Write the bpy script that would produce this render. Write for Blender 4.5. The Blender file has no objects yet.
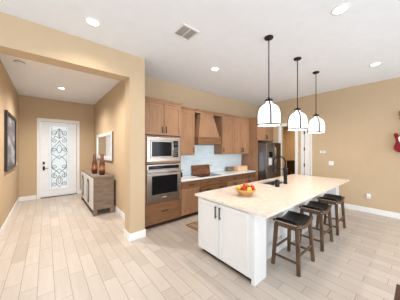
import bpy, bmesh, math, random
from mathutils import Vector, Matrix
random.seed(7)
S = bpy.context.scene
COL = S.collection
PI = math.pi

# ------------------------------------------------------------------ camera, world, lights, exposure
CAM_H = 1.65
F_PX = 184.0
cam_d = bpy.data.cameras.new('camera'); cam = bpy.data.objects.new('camera', cam_d); COL.objects.link(cam)
cam.location = (0, 0, CAM_H)
cam.rotation_euler = (PI/2, 0, -math.atan(154/184.0))
cam_d.sensor_width = 36; cam_d.lens = 36*F_PX/400; cam_d.shift_y = -1/400.0; cam_d.clip_start = 0.05
S.camera = cam
S.view_settings.view_transform = 'Standard'; S.view_settings.look = 'None'
S.view_settings.gamma = 1; S.view_settings.use_curve_mapping = False
S.view_settings.exposure = 0.15

world = bpy.data.worlds.new('world'); S.world = world; world.use_nodes = True
wb = world.node_tree.nodes['Background']
wb.inputs['Color'].default_value = (0.93, 0.96, 1.0, 1); wb.inputs['Strength'].default_value = 0.95

def area(name, loc, rot, sx, sy, power, color=(1, 1, 1)):
    d = bpy.data.lights.new(name, 'AREA'); d.shape = 'RECTANGLE'; d.size = sx; d.size_y = sy
    d.energy = power; d.color = color
    o = bpy.data.objects.new(name, d); COL.objects.link(o); o.location = loc; o.rotation_euler = rot
    return o
# daylight through the patio doors and the side windows behind the camera
area('daylight_patio', (-1.2, -4.35, 1.4), (PI/2, 0, 0), 3.6, 2.5, 170, (0.78, 0.89, 1))
area('daylight_patio', (3.9, -4.35, 1.4), (PI/2, 0, 0), 4.2, 2.5, 165, (0.78, 0.89, 1))
area('daylight_side', (-3.85, -1.0, 1.5), (PI/2, 0, -PI/2), 3.6, 2.3, 130, (0.78, 0.89, 1))

# ------------------------------------------------------------------ materials
def mat(name, col, rough=0.5, metal=0.0, emit=None, es=1.0, trans=0.0, bump=0.0, bscale=40.0, var=0.0, vscale=6.0,
        stretch=(1, 1, 1), coat=0.0, spec=0.5, ior=1.45):
    m = bpy.data.materials.new(name); m.use_nodes = True
    n, l = m.node_tree.nodes, m.node_tree.links
    b = n['Principled BSDF']
    b.inputs['Base Color'].default_value = (*col, 1)
    b.inputs['Roughness'].default_value = rough; b.inputs['Metallic'].default_value = metal
    b.inputs['Transmission Weight'].default_value = trans; b.inputs['Coat Weight'].default_value = coat
    b.inputs['Specular IOR Level'].default_value = spec; b.inputs['IOR'].default_value = ior
    if emit:
        b.inputs['Emission Color'].default_value = (*emit, 1); b.inputs['Emission Strength'].default_value = es
    tc = n.new('ShaderNodeTexCoord'); mp = n.new('ShaderNodeMapping'); mp.inputs['Scale'].default_value = stretch
    l.new(tc.outputs['Object'], mp.inputs['Vector'])
    ns = n.new('ShaderNodeTexNoise'); ns.inputs['Scale'].default_value = vscale; ns.inputs['Detail'].default_value = 4
    l.new(mp.outputs['Vector'], ns.inputs['Vector'])
    mx = n.new('ShaderNodeMix'); mx.data_type = 'RGBA'
    v = max(var, 0.015)
    mx.inputs[6].default_value = (*[max(0, c*(1-v)) for c in col], 1)
    mx.inputs[7].default_value = (*[min(1, c*(1+v)) for c in col], 1)
    rp = n.new('ShaderNodeMapRange'); rp.inputs[1].default_value = 0.3; rp.inputs[2].default_value = 0.7
    l.new(ns.outputs['Fac'], rp.inputs[0]); l.new(rp.outputs[0], mx.inputs[0])
    l.new(mx.outputs[2], b.inputs['Base Color'])
    if bump > 0:
        nb = n.new('ShaderNodeTexNoise'); nb.inputs['Scale'].default_value = bscale
        l.new(mp.outputs['Vector'], nb.inputs['Vector'])
        bp = n.new('ShaderNodeBump'); bp.inputs['Strength'].default_value = bump; bp.inputs['Distance'].default_value = 0.002
        l.new(nb.outputs['Fac'], bp.inputs['Height']); l.new(bp.outputs['Normal'], b.inputs['Normal'])
    return m

def floor_material():
    """wood-look tile planks laid along Y, 0.155 x 0.62 m, staggered by a third"""
    m = bpy.data.materials.new('plank_tile'); m.use_nodes = True
    n, l = m.node_tree.nodes, m.node_tree.links
    b = n['Principled BSDF']
    tc = n.new('ShaderNodeTexCoord'); sp = n.new('ShaderNodeSeparateXYZ'); l.new(tc.outputs['Object'], sp.inputs[0])
    def M(op, a, bb=None, c=None):
        q = n.new('ShaderNodeMath'); q.operation = op
        for i, v in enumerate((a, bb, c)):
            if v is None: continue
            if isinstance(v, (int, float)): q.inputs[i].default_value = v
            else: l.new(v, q.inputs[i])
        return q.outputs[0]
    W, L = 0.155, 0.62
    xs = M('DIVIDE', M('ADD', sp.outputs[0], 0.0775+10*W), W)
    row = M('FLOOR', xs); fx = M('FRACT', xs)
    ys = M('ADD', M('DIVIDE', M('ADD', sp.outputs[1], 20.0), L), M('MULTIPLY', row, 0.3333))
    cell = M('FLOOR', ys); fy = M('FRACT', ys)
    ex = M('MULTIPLY', M('MINIMUM', fx, M('SUBTRACT', 1.0, fx)), W)
    ey = M('MULTIPLY', M('MINIMUM', fy, M('SUBTRACT', 1.0, fy)), L)
    edge = M('MINIMUM', ex, ey)
    gr = n.new('ShaderNodeMapRange'); gr.inputs[1].default_value = 0.0012; gr.inputs[2].default_value = 0.004
    l.new(edge, gr.inputs[0])
    cb = n.new('ShaderNodeCombineXYZ'); l.new(row, cb.inputs[0]); l.new(cell, cb.inputs[1])
    wn = n.new('ShaderNodeTexWhiteNoise'); wn.noise_dimensions = '3D'; l.new(cb.outputs[0], wn.inputs['Vector'])
    # grain inside each plank
    off = n.new('ShaderNodeVectorMath'); off.operation = 'ADD'
    mp = n.new('ShaderNodeMapping'); mp.inputs['Scale'].default_value = (14, 1.6, 1)
    l.new(tc.outputs['Object'], off.inputs[0]); l.new(wn.outputs['Color'], off.inputs[1]); l.new(off.outputs[0], mp.inputs['Vector'])
    ns = n.new('ShaderNodeTexNoise'); ns.inputs['Scale'].default_value = 1.6; ns.inputs['Detail'].default_value = 6
    ns.inputs['Roughness'].default_value = 0.6
    l.new(mp.outputs['Vector'], ns.inputs['Vector'])
    t = M('ADD', M('MULTIPLY', wn.outputs['Value'], 0.45), M('MULTIPLY', ns.outputs['Fac'], 0.55))
    cr = n.new('ShaderNodeValToRGB'); l.new(t, cr.inputs[0])
    e = cr.color_ramp.elements
    e[0].position = 0.15; e[0].color = (*FLOOR_A, 1)
    e[1].position = 0.8; e[1].color = (*FLOOR_B, 1)
    mx = n.new('ShaderNodeMix'); mx.data_type = 'RGBA'
    mx.inputs[6].default_value = (*GROUT, 1)
    l.new(gr.outputs[0], mx.inputs[0]); l.new(cr.outputs[0], mx.inputs[7]); l.new(mx.outputs[2], b.inputs['Base Color'])
    b.inputs['Roughness'].default_value = 0.36
    bp = n.new('ShaderNodeBump'); bp.inputs['Strength'].default_value = 0.3; bp.inputs['Distance'].default_value = 0.001
    l.new(gr.outputs[0], bp.inputs['Height']); l.new(bp.outputs['Normal'], b.inputs['Normal'])
    return m

def backsplash_material():
    m = bpy.data.materials.new('subway_tile'); m.use_nodes = True
    n, l = m.node_tree.nodes, m.node_tree.links; b = n['Principled BSDF']
    tc = n.new('ShaderNodeTexCoord'); mp = n.new('ShaderNodeMapping'); mp.inputs['Rotation'].default_value = (PI/2, 0, 0)
    l.new(tc.outputs['Object'], mp.inputs['Vector'])
    br = n.new('ShaderNodeTexBrick'); br.inputs['Scale'].default_value = 1.0
    br.inputs['Color1'].default_value = (0.66, 0.78, 0.84, 1); br.inputs['Color2'].default_value = (0.74, 0.84, 0.88, 1)
    br.inputs['Mortar'].default_value = (0.85, 0.88, 0.88, 1); br.inputs['Mortar Size'].default_value = 0.0025
    br.inputs['Brick Width'].default_value = 0.2; br.inputs['Row Height'].default_value = 0.075
    l.new(mp.outputs['Vector'], br.inputs['Vector']); l.new(br.outputs['Color'], b.inputs['Base Color'])
    b.inputs['Roughness'].default_value = 0.15
    return m

def rug_material():
    m = bpy.data.materials.new('woven_rug'); m.use_nodes = True
    n, l = m.node_tree.nodes, m.node_tree.links; b = n['Principled BSDF']
    tc = n.new('ShaderNodeTexCoord'); vo = n.new('ShaderNodeTexVoronoi'); vo.inputs['Scale'].default_value = 14
    l.new(tc.outputs['Object'], vo.inputs['Vector'])
    cr = n.new('ShaderNodeValToRGB'); l.new(vo.outputs['Distance'], cr.inputs[0])
    e = cr.color_ramp.elements
    e[0].position = 0.2; e[0].color = (0.13, 0.07, 0.04, 1); e[1].position = 0.6; e[1].color = (0.42, 0.27, 0.17, 1)
    l.new(cr.outputs[0], b.inputs['Base Color']); b.inputs['Roughness'].default_value = 0.95
    return m

def painting_material():
    m = bpy.data.materials.new('abstract_canvas'); m.use_nodes = True
    n, l = m.node_tree.nodes, m.node_tree.links; b = n['Principled BSDF']
    tc = n.new('ShaderNodeTexCoord'); ns = n.new('ShaderNodeTexNoise'); ns.inputs['Scale'].default_value = 2.4; ns.inputs['Detail'].default_value = 5
    mp = n.new('ShaderNodeMapping'); mp.inputs['Scale'].default_value = (1, 0.6, 2)
    l.new(tc.outputs['Object'], mp.inputs['Vector']); l.new(mp.outputs['Vector'], ns.inputs['Vector'])
    cr = n.new('ShaderNodeValToRGB'); l.new(ns.outputs['Fac'], cr.inputs[0])
    e = cr.color_ramp.elements
    e[0].position = 0.35; e[0].color = (0.10, 0.11, 0.13, 1); e[1].position = 0.65; e[1].color = (0.42, 0.42, 0.45, 1)
    x = cr.color_ramp.elements.new(0.5); x.color = (0.22, 0.20, 0.20, 1)
    l.new(cr.outputs[0], b.inputs['Base Color']); b.inputs['Roughness'].default_value = 0.6
    return m

def vase_material():
    """glass-like glaze: amber foot fading to smoky brown, bands fixed to the vase"""
    m = bpy.data.materials.new('amber_glaze'); m.use_nodes = True
    n, l = m.node_tree.nodes, m.node_tree.links; b = n['Principled BSDF']
    tc = n.new('ShaderNodeTexCoord'); sp = n.new('ShaderNodeSeparateXYZ'); l.new(tc.outputs['Object'], sp.inputs[0])
    cr = n.new('ShaderNodeValToRGB')
    mr = n.new('ShaderNodeMapRange'); mr.inputs[2].default_value = 0.56
    l.new(sp.outputs[2], mr.inputs[0]); l.new(mr.outputs[0], cr.inputs[0])
    e = cr.color_ramp.elements
    e[0].position = 0.0; e[0].color = (0.05, 0.02, 0.012, 1); e[1].position = 1.0; e[1].color = (0.22, 0.09, 0.05, 1)
    for p, c in ((0.18, (0.06, 0.025, 0.015, 1)), (0.3, (0.42, 0.15, 0.05, 1)), (0.5, (0.10, 0.045, 0.03, 1))):
        cr.color_ramp.elements.new(p).color = c
    l.new(cr.outputs[0], b.inputs['Base Color']); b.inputs['Roughness'].default_value = 0.12
    return m

FLOOR_A = (0.45, 0.38, 0.32); FLOOR_B = (0.57, 0.505, 0.445); GROUT = (0.27, 0.21, 0.165)
MAT = dict(
    wall=mat('wall_paint', (0.545, 0.41, 0.268), 0.8, spec=0.2, bump=0.15, bscale=120),
    ceil=mat('ceiling_paint', (0.84, 0.875, 0.92), 0.85, bump=0.2, bscale=90),
    white=mat('white_trim_paint', (0.82, 0.81, 0.79), 0.4),
    door_paint=mat('cool_white_door_paint', (0.82, 0.85, 0.88), 0.35),
    wcab=mat('white_cabinet_paint', (0.72, 0.705, 0.68), 0.4),
    wood=mat('stained_maple', (0.325, 0.180, 0.100), 0.38, spec=0.3, var=0.13, vscale=3.5, stretch=(3, 3, 1)),
    woodh_shaded=mat('stained_maple_crosswise_shaded', (0.205, 0.10, 0.048), 0.38, spec=0.3, var=0.18, vscale=3.0, stretch=(0.8, 5, 6)),  # crosswise grain, colour darkened to stand in for weaker light on lower fronts
    quartz=mat('cream_quartz', (0.76, 0.65, 0.56), 0.16, var=0.09, vscale=14),
    wquartz=mat('white_quartz', (0.78, 0.79, 0.80), 0.16, var=0.04, vscale=14),
    steel=mat('brushed_steel', (0.39, 0.34, 0.305), 0.3, 1.0, var=0.06, vscale=2, stretch=(1, 1, 30)),
    dsteel=mat('dark_stainless', (0.26, 0.26, 0.27), 0.3, 1.0, var=0.06, vscale=2, stretch=(1, 1, 30)),
    fsteel=mat('fridge_steel', (0.24, 0.22, 0.205), 0.3, 1.0, var=0.06, vscale=2, stretch=(1, 1, 30)),
    sinksteel=mat('sink_steel', (0.085, 0.08, 0.075), 0.45, 0.0),
    black=mat('black_metal', (0.010, 0.009, 0.009), 0.45, 0.0, spec=0.3),
    bglass=mat('black_glass', (0.006, 0.006, 0.007), 0.12, spec=0.22),
    bronze=mat('dark_bronze', (0.05, 0.04, 0.035), 0.4, 0.6),
    leather=mat('black_leather', (0.008, 0.007, 0.007), 0.45, spec=0.22, bump=0.3, bscale=140),
    stoolw=mat('weathered_brown_wood', (0.115, 0.066, 0.038), 0.5, spec=0.3, var=0.45, vscale=4, stretch=(6, 6, 1)),
    nail=mat('antique_brass', (0.80, 0.70, 0.55), 0.3, 1.0),
    consw=mat('taupe_oak', (0.21, 0.15, 0.11), 0.55, var=0.2, vscale=3, stretch=(2, 2, 6)),
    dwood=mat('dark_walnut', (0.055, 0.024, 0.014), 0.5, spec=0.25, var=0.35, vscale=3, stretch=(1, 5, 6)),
    boardw=mat('acacia_wood', (0.19, 0.072, 0.03), 0.4, var=0.7, vscale=2.2, stretch=(1, 3, 12)),
    lwood=mat('light_bamboo', (0.78, 0.54, 0.32), 0.45, var=0.1, vscale=4, stretch=(1, 1, 8)),
    bowl=mat('bowl_wood', (0.58, 0.31, 0.11), 0.5, var=0.25, vscale=6, stretch=(1, 1, 8)),
    apple=mat('apple_skin', (0.45, 0.012, 0.018), 0.25, var=0.35, vscale=8),
    peach=mat('red_orange_skin', (0.62, 0.10, 0.02), 0.3, var=0.3, vscale=6),
    lemon=mat('lemon_skin', (0.88, 0.56, 0.03), 0.4, var=0.08, bump=0.4, bscale=90),
    orange=mat('orange_skin', (0.88, 0.40, 0.03), 0.4, var=0.08, bump=0.4, bscale=90),
    stem=mat('stem_brown', (0.12, 0.07, 0.03), 0.7),
    red=mat('red_lacquer', (0.22, 0.003, 0.008), 0.3, spec=0.2),
    pick=mat('white_plastic', (0.82, 0.82, 0.82), 0.35),
    maple=mat('maple_neck', (0.22, 0.11, 0.05), 0.4, var=0.15),
    mirror=mat('mirror_glass', (0.82, 0.84, 0.86), 0.03, 1.0),
    silver=mat('silver_white_frame', (0.74, 0.77, 0.79), 0.35, 0.2),
    slotgrey=mat('vent_shadow_grey', (0.40, 0.37, 0.35), 0.7),
    shade=mat('frosted_glass_shade', (0.95, 0.94, 0.92), 0.5, emit=(1, 0.97, 0.93), es=0.45),
    lens=mat('light_lens', (0.9, 0.9, 0.9), 0.5, emit=(1, 0.96, 0.9), es=6.0),
    frost=mat('frosted_door_glass', (0.92, 0.96, 0.95), 0.35, trans=0.85, bump=0.5, bscale=30),
    iron=mat('wrought_iron_scroll', (0.19, 0.19, 0.17), 0.5, 0.3),
    winglass=mat('window_glass', (1, 1, 1), 0.0, trans=1.0, ior=1.02),
    oval=mat('grey_blue_inlay', (0.35, 0.40, 0.45), 0.3),
    canvas=painting_material(), rug=rug_material(), tile=backsplash_material(), vase=vase_material(),
    floor=floor_material(),
)

# ------------------------------------------------------------------ mesh helpers
class P:
    """collects shapes into one mesh; face = 'y' (front looks to -Y, u is x) or 'x' (front looks to -X, u is y)"""
    def __init__(s): s.bm = bmesh.new()
    def box(s, x0, y0, z0, x1, y1, z1):
        x0, x1 = sorted((x0, x1)); y0, y1 = sorted((y0, y1)); z0, z1 = sorted((z0, z1))
        v = [s.bm.verts.new(p) for p in ((x0,y0,z0),(x1,y0,z0),(x1,y1,z0),(x0,y1,z0),(x0,y0,z1),(x1,y0,z1),(x1,y1,z1),(x0,y1,z1))]
        for f in ((3,2,1,0),(4,5,6,7),(0,1,5,4),(1,2,6,5),(2,3,7,6),(3,0,4,7)): s.bm.faces.new([v[i] for i in f])
        return s
    def fb(s, face, u0, u1, d0, d1, z0, z1):
        return s.box(u0, d0, z0, u1, d1, z1) if face == 'y' else s.box(d0, u0, z0, d1, u1, z1)
    def hexa(s, lo, hi):
        """lo, hi: four corners each (bottom and top loops, same winding)"""
        a = [s.bm.verts.new(p) for p in lo]; b = [s.bm.verts.new(p) for p in hi]
        s.bm.faces.new(a[::-1]); s.bm.faces.new(b)
        for i in range(4): s.bm.faces.new((a[i], a[(i+1) % 4], b[(i+1) % 4], b[i]))
        return s
    def cyl(s, p0, p1, r0, r1=None, n=16):
        r1 = r0 if r1 is None else r1
        p0, p1 = Vector(p0), Vector(p1); d = (p1-p0).normalized()
        q = d.orthogonal().normalized(); w = d.cross(q)
        A = [s.bm.verts.new(p0+(q*math.cos(t)+w*math.sin(t))*r0) for t in [2*PI*i/n for i in range(n)]]
        B = [s.bm.verts.new(p1+(q*math.cos(t)+w*math.sin(t))*r1) for t in [2*PI*i/n for i in range(n)]]
        s.bm.faces.new(A[::-1]); s.bm.faces.new(B)
        for i in range(n): s.bm.faces.new((A[i], A[(i+1) % n], B[(i+1) % n], B[i]))
        return s
    def lathe(s, prof, c=(0, 0, 0), n=28, sc=(1, 1)):
        rings = []
        for r, z in prof:
            if r < 1e-5: rings.append([s.bm.verts.new((c[0], c[1], c[2]+z))])
            else: rings.append([s.bm.verts.new((c[0]+sc[0]*r*math.cos(2*PI*i/n), c[1]+sc[1]*r*math.sin(2*PI*i/n), c[2]+z)) for i in range(n)])
        for a, b in zip(rings, rings[1:]):
            for i in range(n):
                j = (i+1) % n
                if len(a) == 1 and len(b) == 1: continue
                if len(a) == 1: s.bm.faces.new((a[0], b[j], b[i]))
                elif len(b) == 1: s.bm.faces.new((a[i], a[j], b[0]))
                else: s.bm.faces.new((a[i], a[j], b[j], b[i]))
        return s
    def tube(s, pts, r, n=8, closed=False):
        pts = [Vector(p) for p in pts]; N = len(pts); rings = []
        prev = None
        for i, p in enumerate(pts):
            a = pts[(i-1) % N] if (closed or i > 0) else p
            b = pts[(i+1) % N] if (closed or i < N-1) else p
            d = (b-a).normalized()
            if prev is None: q = d.orthogonal().normalized()
            else:
                q = prev-d*prev.dot(d)
                q = q.normalized() if q.length > 1e-6 else d.orthogonal().normalized()
            prev = q; w = d.cross(q)
            rr = r[i] if isinstance(r, (list, tuple)) else r
            rings.append([s.bm.verts.new(p+(q*math.cos(2*PI*k/n)+w*math.sin(2*PI*k/n))*rr) for k in range(n)])
        m = N if closed else N-1
        for i in range(m):
            a, b = rings[i], rings[(i+1) % N]
            for k in range(n): s.bm.faces.new((a[k], a[(k+1) % n], b[(k+1) % n], b[k]))
        if not closed:
            s.bm.faces.new(rings[0][::-1]); s.bm.faces.new(rings[-1])
        return s
    def prism(s, poly, f0, f1):
        """poly of (a, b); f0/f1 map (a, b) to 3-D on the two caps"""
        A = [s.bm.verts.new(f0(*p)) for p in poly]; B = [s.bm.verts.new(f1(*p)) for p in poly]; n = len(poly)
        s.bm.faces.new(A[::-1]); s.bm.faces.new(B)
        for i in range(n): s.bm.faces.new((A[i], A[(i+1) % n], B[(i+1) % n], B[i]))
        return s
    def build(s, name, m, parent=None, bev=0.0, smooth=False, label=None):
        bmesh.ops.recalc_face_normals(s.bm, faces=s.bm.faces)
        me = bpy.data.meshes.new(name); s.bm.to_mesh(me); s.bm.free()
        me.materials.append(MAT[m] if isinstance(m, str) else m)
        o = bpy.data.objects.new(name, me); COL.objects.link(o)
        if smooth:
            for p in me.polygons: p.use_smooth = True
        if bev > 0:
            b = o.modifiers.new('bevel', 'BEVEL'); b.width = bev; b.segments = 2; b.limit_method = 'ANGLE'; b.angle_limit = 0.7
        if parent: o.parent = parent
        if label: o['label'] = label
        return o

def tag(o, label, cat, group=None, kind=None):
    o['label'] = label; o['category'] = cat
    if group: o['group'] = group
    if kind: o['kind'] = kind
    return o
def thing(name, loc, label, cat, group=None, rz=0):
    o = bpy.data.objects.new(name, None); COL.objects.link(o); o.location = loc; o.rotation_euler = (0, 0, rz)
    o.empty_display_size = 0.1
    return tag(o, label, cat, group)
def struct(name, p, m, parent=None, bev=0.0):
    o = p.build(name, m, parent, bev); o['kind'] = 'structure'; return o
def copy_tree(o, parent=None):
    c = o.copy(); COL.objects.link(c); c.parent = parent
    for ch in list(o.children): copy_tree(ch, c)
    return c

# ------------------------------------------------------------------ the room shell
H = 3.35
XR = 6.4; YK = 4.1; YH = 3.33; XHL = -0.66; XHR = 1.42; YE = 8.1
struct('floor', P().box(-4.2, -4.8, -0.1, 10.0, 8.4, 0), 'floor')
struct('ceiling', P().box(-4.2, -4.8, H, 10.0, 8.4, H+0.1), 'ceil')
# right wall with the doorway to the next room
p = P(); p.box(XR, 3.14, 0, XR+0.12, 6.0, H); p.box(XR, -4.6, 0, XR+0.12, 2.22, H); p.box(XR, 2.39, 0, XR+0.12, 2.68, H)
p.box(XR, 2.68, 2.44, XR+0.12, 3.14, H); p.box(XR, 2.22, 2.44, XR+0.12, 2.39, H)
struct('wall_right', p, 'wall')
struct('wall_kitchen', P().box(XHR+0.08, YK, 0, XR, YK+0.12, H), 'wall')
# header wall over the hall opening, with the pier on its right and the wall left of the hall
p = P(); p.box(XHL, YH, 2.93, 1.15, YH+0.27, H); p.box(1.15, YH, 0, 1.43, YH+0.27, H); p.box(-4.1, YH, 0, XHL, YH+0.27, H)
struct('wall_header', p, 'wall')
struct('wall_hall_right', P().box(XHR, YH+0.27, 0, XHR+0.075, YE, H), 'wall')
struct('wall_hall_left', P().box(XHL-0.12, YH+0.27, 0, XHL, YE, H), 'wall')
p = P(); p.box(XHL-0.12, YE, 0, -0.14, YE+0.14, H); p.box(0.87, YE, 0, XHR+0.2, YE+0.14, H); p.box(-0.14, YE, 2.58, 0.87, YE+0.14, H)
struct('wall_hall_end', p, 'wall')
p = P(); p.box(-4.1, -4.6, 0, -3.98, -2.9, H); p.box(-4.1, 0.9, 0, -3.98, YH, H); p.box(-4.1, -2.9, 2.7, -3.98, 0.9, H); p.box(-4.1, -2.9, 0, -3.98, 0.9, 0.3)
struct('wall_left', p, 'wall')
p = P(); p.box(-4.1, -4.6, 0, -3.1, -4.48, H); p.box(0.7, -4.6, 0, 1.7, -4.48, H); p.box(6.1, -4.6, 0, 6.5, -4.48, H); p.box(-4.1, -4.6, 2.7, 6.5, -4.48, H)
struct('wall_back', p, 'wall')
# next room behind the doorway
p = P(); p.box(9.2, 0.8, 0, 9.32, 6.6, H); p.box(XR+0.12, 5.4, 0, 9.2, 5.52, H); p.box(XR+0.12, 0.8, 0, 9.2, 0.92, H)
struct('wall_far_room', p, 'wall')
# windows behind the camera
for i, (x0, x1) in enumerate(((-3.1, 0.7), (1.7, 6.1))):
    p = P()
    for a, b in ((x0, x0+0.07), (x1-0.07, x1), ((x0+x1)/2-0.05, (x0+x1)/2+0.05)): p.box(a, -4.58, 0, b, -4.5, 2.7)
    p.box(x0, -4.58, 0, x1, -4.5, 0.07); p.box(x0, -4.58, 2.63, x1, -4.5, 2.7)
    w = struct('window_%d' % (i+1), p, 'white')
    struct('pane', P().box(x0+0.02, -4.545, 0.02, x1-0.02, -4.54, 2.68), 'winglass', w)
p = P()
for a, b in ((-2.9, -2.83), (0.83, 0.9), (-1.04, -0.96)): p.box(-4.08, a, 0.3, -4.0, b, 2.7)
p.box(-4.08, -2.9, 0.3, -4.0, 0.9, 0.37); p.box(-4.08, -2.9, 2.63, -4.0, 0.9, 2.7)
w = struct('window_3', p, 'white')
struct('pane', P().box(-4.045, -2.88, 0.32, -4.04, 0.88, 2.68), 'winglass', w)
# baseboards
BH, BT = 0.135, 0.016
struct('baseboard_right', P().box(XR-BT, -4.48, 0, XR, 2.17, BH), 'white', bev=0.004)
struct('baseboard_hall_left', P().box(XHL, YH+0.27, 0, XHL+BT, YE, BH), 'white', bev=0.004)
p = P(); p.box(XHL+BT, YE-BT, 0, -0.245, YE, BH); p.box(0.955, YE-BT, 0, XHR, YE, BH)
struct('baseboard_hall_end', p, 'white', bev=0.004)
p = P(); p.box(XHR-BT, YH+0.27+BT, 0, XHR, YE-BT, BH)
struct('baseboard_hall_right', p, 'white', bev=0.004)
p = P(); p.box(1.15-BT, YH-BT, 0, 1.43+BT, YH, BH); p.box(1.15-BT, YH, 0, 1.15, YH+0.27+BT, BH)
p.box(1.15, YH+0.27, 0, XHR-BT, YH+0.27+BT, BH); p.box(1.43, YH, 0, 1.43+BT, YH+0.17, BH)
struct('baseboard_pier', p, 'white', bev=0.004)
struct('baseboard_header', P().box(-3.98, YH-BT, 0, XHL, YH, BH), 'white', bev=0.004)
# casing of the doorway in the right wall
p = P()
p.box(XR-0.02, 3.14, 0, XR, 3.25, 2.55); p.box(XR-0.02, 2.59, 0, XR, 2.68, 2.55); p.box(XR-0.02, 2.68, 2.44, XR, 3.14, 2.55)
p.box(XR, 2.665, 0, XR+0.12, 2.68, 2.44)
struct('trim_1', p, 'white', bev=0.004)
p = P(); p.box(XR-0.02, 2.395, 0, XR, 2.50, 2.55); p.box(XR-0.02, 2.17, 0, XR, 2.215, 2.55); p.box(XR-0.02, 2.215, 2.44, XR, 2.395, 2.55)
struct('trim_4', p, 'white', bev=0.004)
# narrow white closet door with black hinges
d2 = P().box(XR-0.008, 2.225, 0.01, XR+0.03, 2.378, 2.43).build('door_2', 'white', bev=0.003); d2['kind'] = 'structure'
for z in (0.45, 1.13, 1.65, 2.17):
    P().cyl((XR-0.024, 2.386, z-0.05), (XR-0.024, 2.386, z+0.05), 0.016).build('hinge', 'black', d2, label='black door hinge')

# entry door
d1 = P()
x0, x1 = -0.125, 0.855; gx0, gx1, gz0, gz1 = 0.095, 0.625, 0.27, 2.45
YD = YE+0.03
d1.box(x0, YD, 0.02, gx0, YD+0.045, 2.56); d1.box(gx1, YD, 0.02, x1, YD+0.045, 2.56)
d1.box(gx0, YD, 0.02, gx1, YD+0.045, gz0); d1.box(gx0, YD, gz1, gx1, YD+0.045, 2.56)
door1 = struct('door_1', d1, 'door_paint', bev=0.003)
p = P()
for (a, b, c, d) in ((gx0-0.03, gz0-0.03, gx0, gz1+0.03), (gx1, gz0-0.03, gx1+0.03, gz1+0.03), (gx0, gz0-0.03, gx1, gz0), (gx0, gz1, gx1, gz1+0.03)):
    p.box(a, YD-0.015, b, c, YD, d)
p.build('glass_frame', 'door_paint', door1, 0.004)
P().box(gx0, YD+0.018, gz0, gx1, YD+0.026, gz1).build('door_glass', 'frost', door1)
# iron scrollwork in front of the glass
cx = (gx0+gx1)/2; p = P(); yy = YD+0.010
def scroll(x, z, r0, turns, a0, sgn, n=26):
    return [(x+r0*(1-t*0.82)*math.cos(a0+sgn*turns*2*PI*t), yy, z+r0*(1-t*0.82)*math.sin(a0+sgn*turns*2*PI*t)) for t in [i/n for i in range(n+1)]]
def bez(a, b, c, d, n=14):
    o = []
    for i in range(n+1):
        t = i/n; q = 1-t
        o.append((q**3*a[0]+3*q*q*t*b[0]+3*q*t*t*c[0]+t**3*d[0], yy, q**3*a[1]+3*q*q*t*b[1]+3*q*t*t*c[1]+t**3*d[1]))
    return o
R = 0.0085
for sg in (-1, 1):
    X = lambda v: cx+sg*v
    m_ = lambda L: p.tube([(cx+sg*(q[0]-cx), q[1], q[2]) for q in L], R, 6)
    for z, r, a, s2 in ((2.22, 0.09, -PI/2, 1), (1.95, 0.085, PI/2, -1), (1.02, 0.085, -PI/2, 1), (1.62, 0.08, -PI/2, 1), (0.72, 0.09, PI/2, -1), (0.42, 0.08, PI/2, -1)):
        m_(scroll(cx+0.13, z, r, 1.35, a, s2))
    m_(bez((cx, 2.36), (cx+0.10, 2.3), (cx+0.04, 2.2), (cx+0.13, 2.13)))
    m_(bez((cx, 2.36), (cx+0.03, 2.25), (cx+0.02, 2.12), (cx, 2.02)))
    m_(bez((cx, 2.02), (cx+0.10, 2.12), (cx+0.16, 2.08), (cx+0.13, 2.035)))
    m_(bez((cx, 1.95), (cx+0.02, 1.8), (cx+0.22, 1.75), (cx+0.22, 1.55)))
    m_(bez((cx+0.22, 1.55), (cx+0.22, 1.42), (cx+0.05, 1.4), (cx, 1.3)))
    m_(bez((cx, 1.42), (cx+0.08, 1.35), (cx+0.2, 1.3), (cx+0.21, 1.12)))
    m_(bez((cx+0.21, 1.12), (cx+0.21, 0.95), (cx+0.06, 0.9), (cx, 0.78)))
    m_(bez((cx, 0.95), (cx+0.12, 0.86), (cx+0.2, 0.75), (cx+0.13, 0.63)))
    m_(bez((cx, 0.72), (cx+0.10, 0.62), (cx+0.12, 0.45), (cx, 0.32)))
    m_(bez((cx, 0.66), (cx+0.05, 0.6), (cx+0.05, 0.48), (cx, 0.42)))
    m_(bez((cx, 1.8), (cx+0.09, 1.7), (cx+0.09, 1.6), (cx, 1.5)))
    p.tube([(X(0.215), yy, gz0+0.02), (X(0.215), yy, gz1-0.02)], 0.004, 6)
p.build('iron_scrollwork', 'iron', door1, label='dark wrought iron scrollwork')
p = P().box(-0.085, YD-0.02, 1.13, -0.03, YD, 1.22); p.build('deadbolt', 'black', door1, 0.006)
p = P().box(-0.085, YD-0.012, 0.93, -0.03, YD, 1.07).cyl((-0.058, YD-0.012, 1.0), (-0.058, YD-0.06, 1.0), 0.012).cyl((-0.058, YD-0.055, 1.0), (0.05, YD-0.055, 1.0), 0.01)
p.build('door_handle', 'black', door1, 0.003)
for z in (0.3, 0.95, 1.6, 2.3): P().cyl((x1+0.003, YD-0.008, z-0.05), (x1+0.003, YD-0.008, z+0.05), 0.01).build('hinge', 'nail', door1)
p = P(); p.box(-0.235, YE-0.02, 0, -0.14, YE, 2.68); p.box(0.87, YE-0.02, 0, 0.955, YE, 2.68); p.box(-0.14, YE-0.02, 2.58, 0.87, YE, 2.68)
struct('trim_2', p, 'white', bev=0.005)
struct('trim_3', P().box(-0.14, YE-0.01, 0, 0.87, YE+0.12, 0.02), 'bronze')   # door sill

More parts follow.
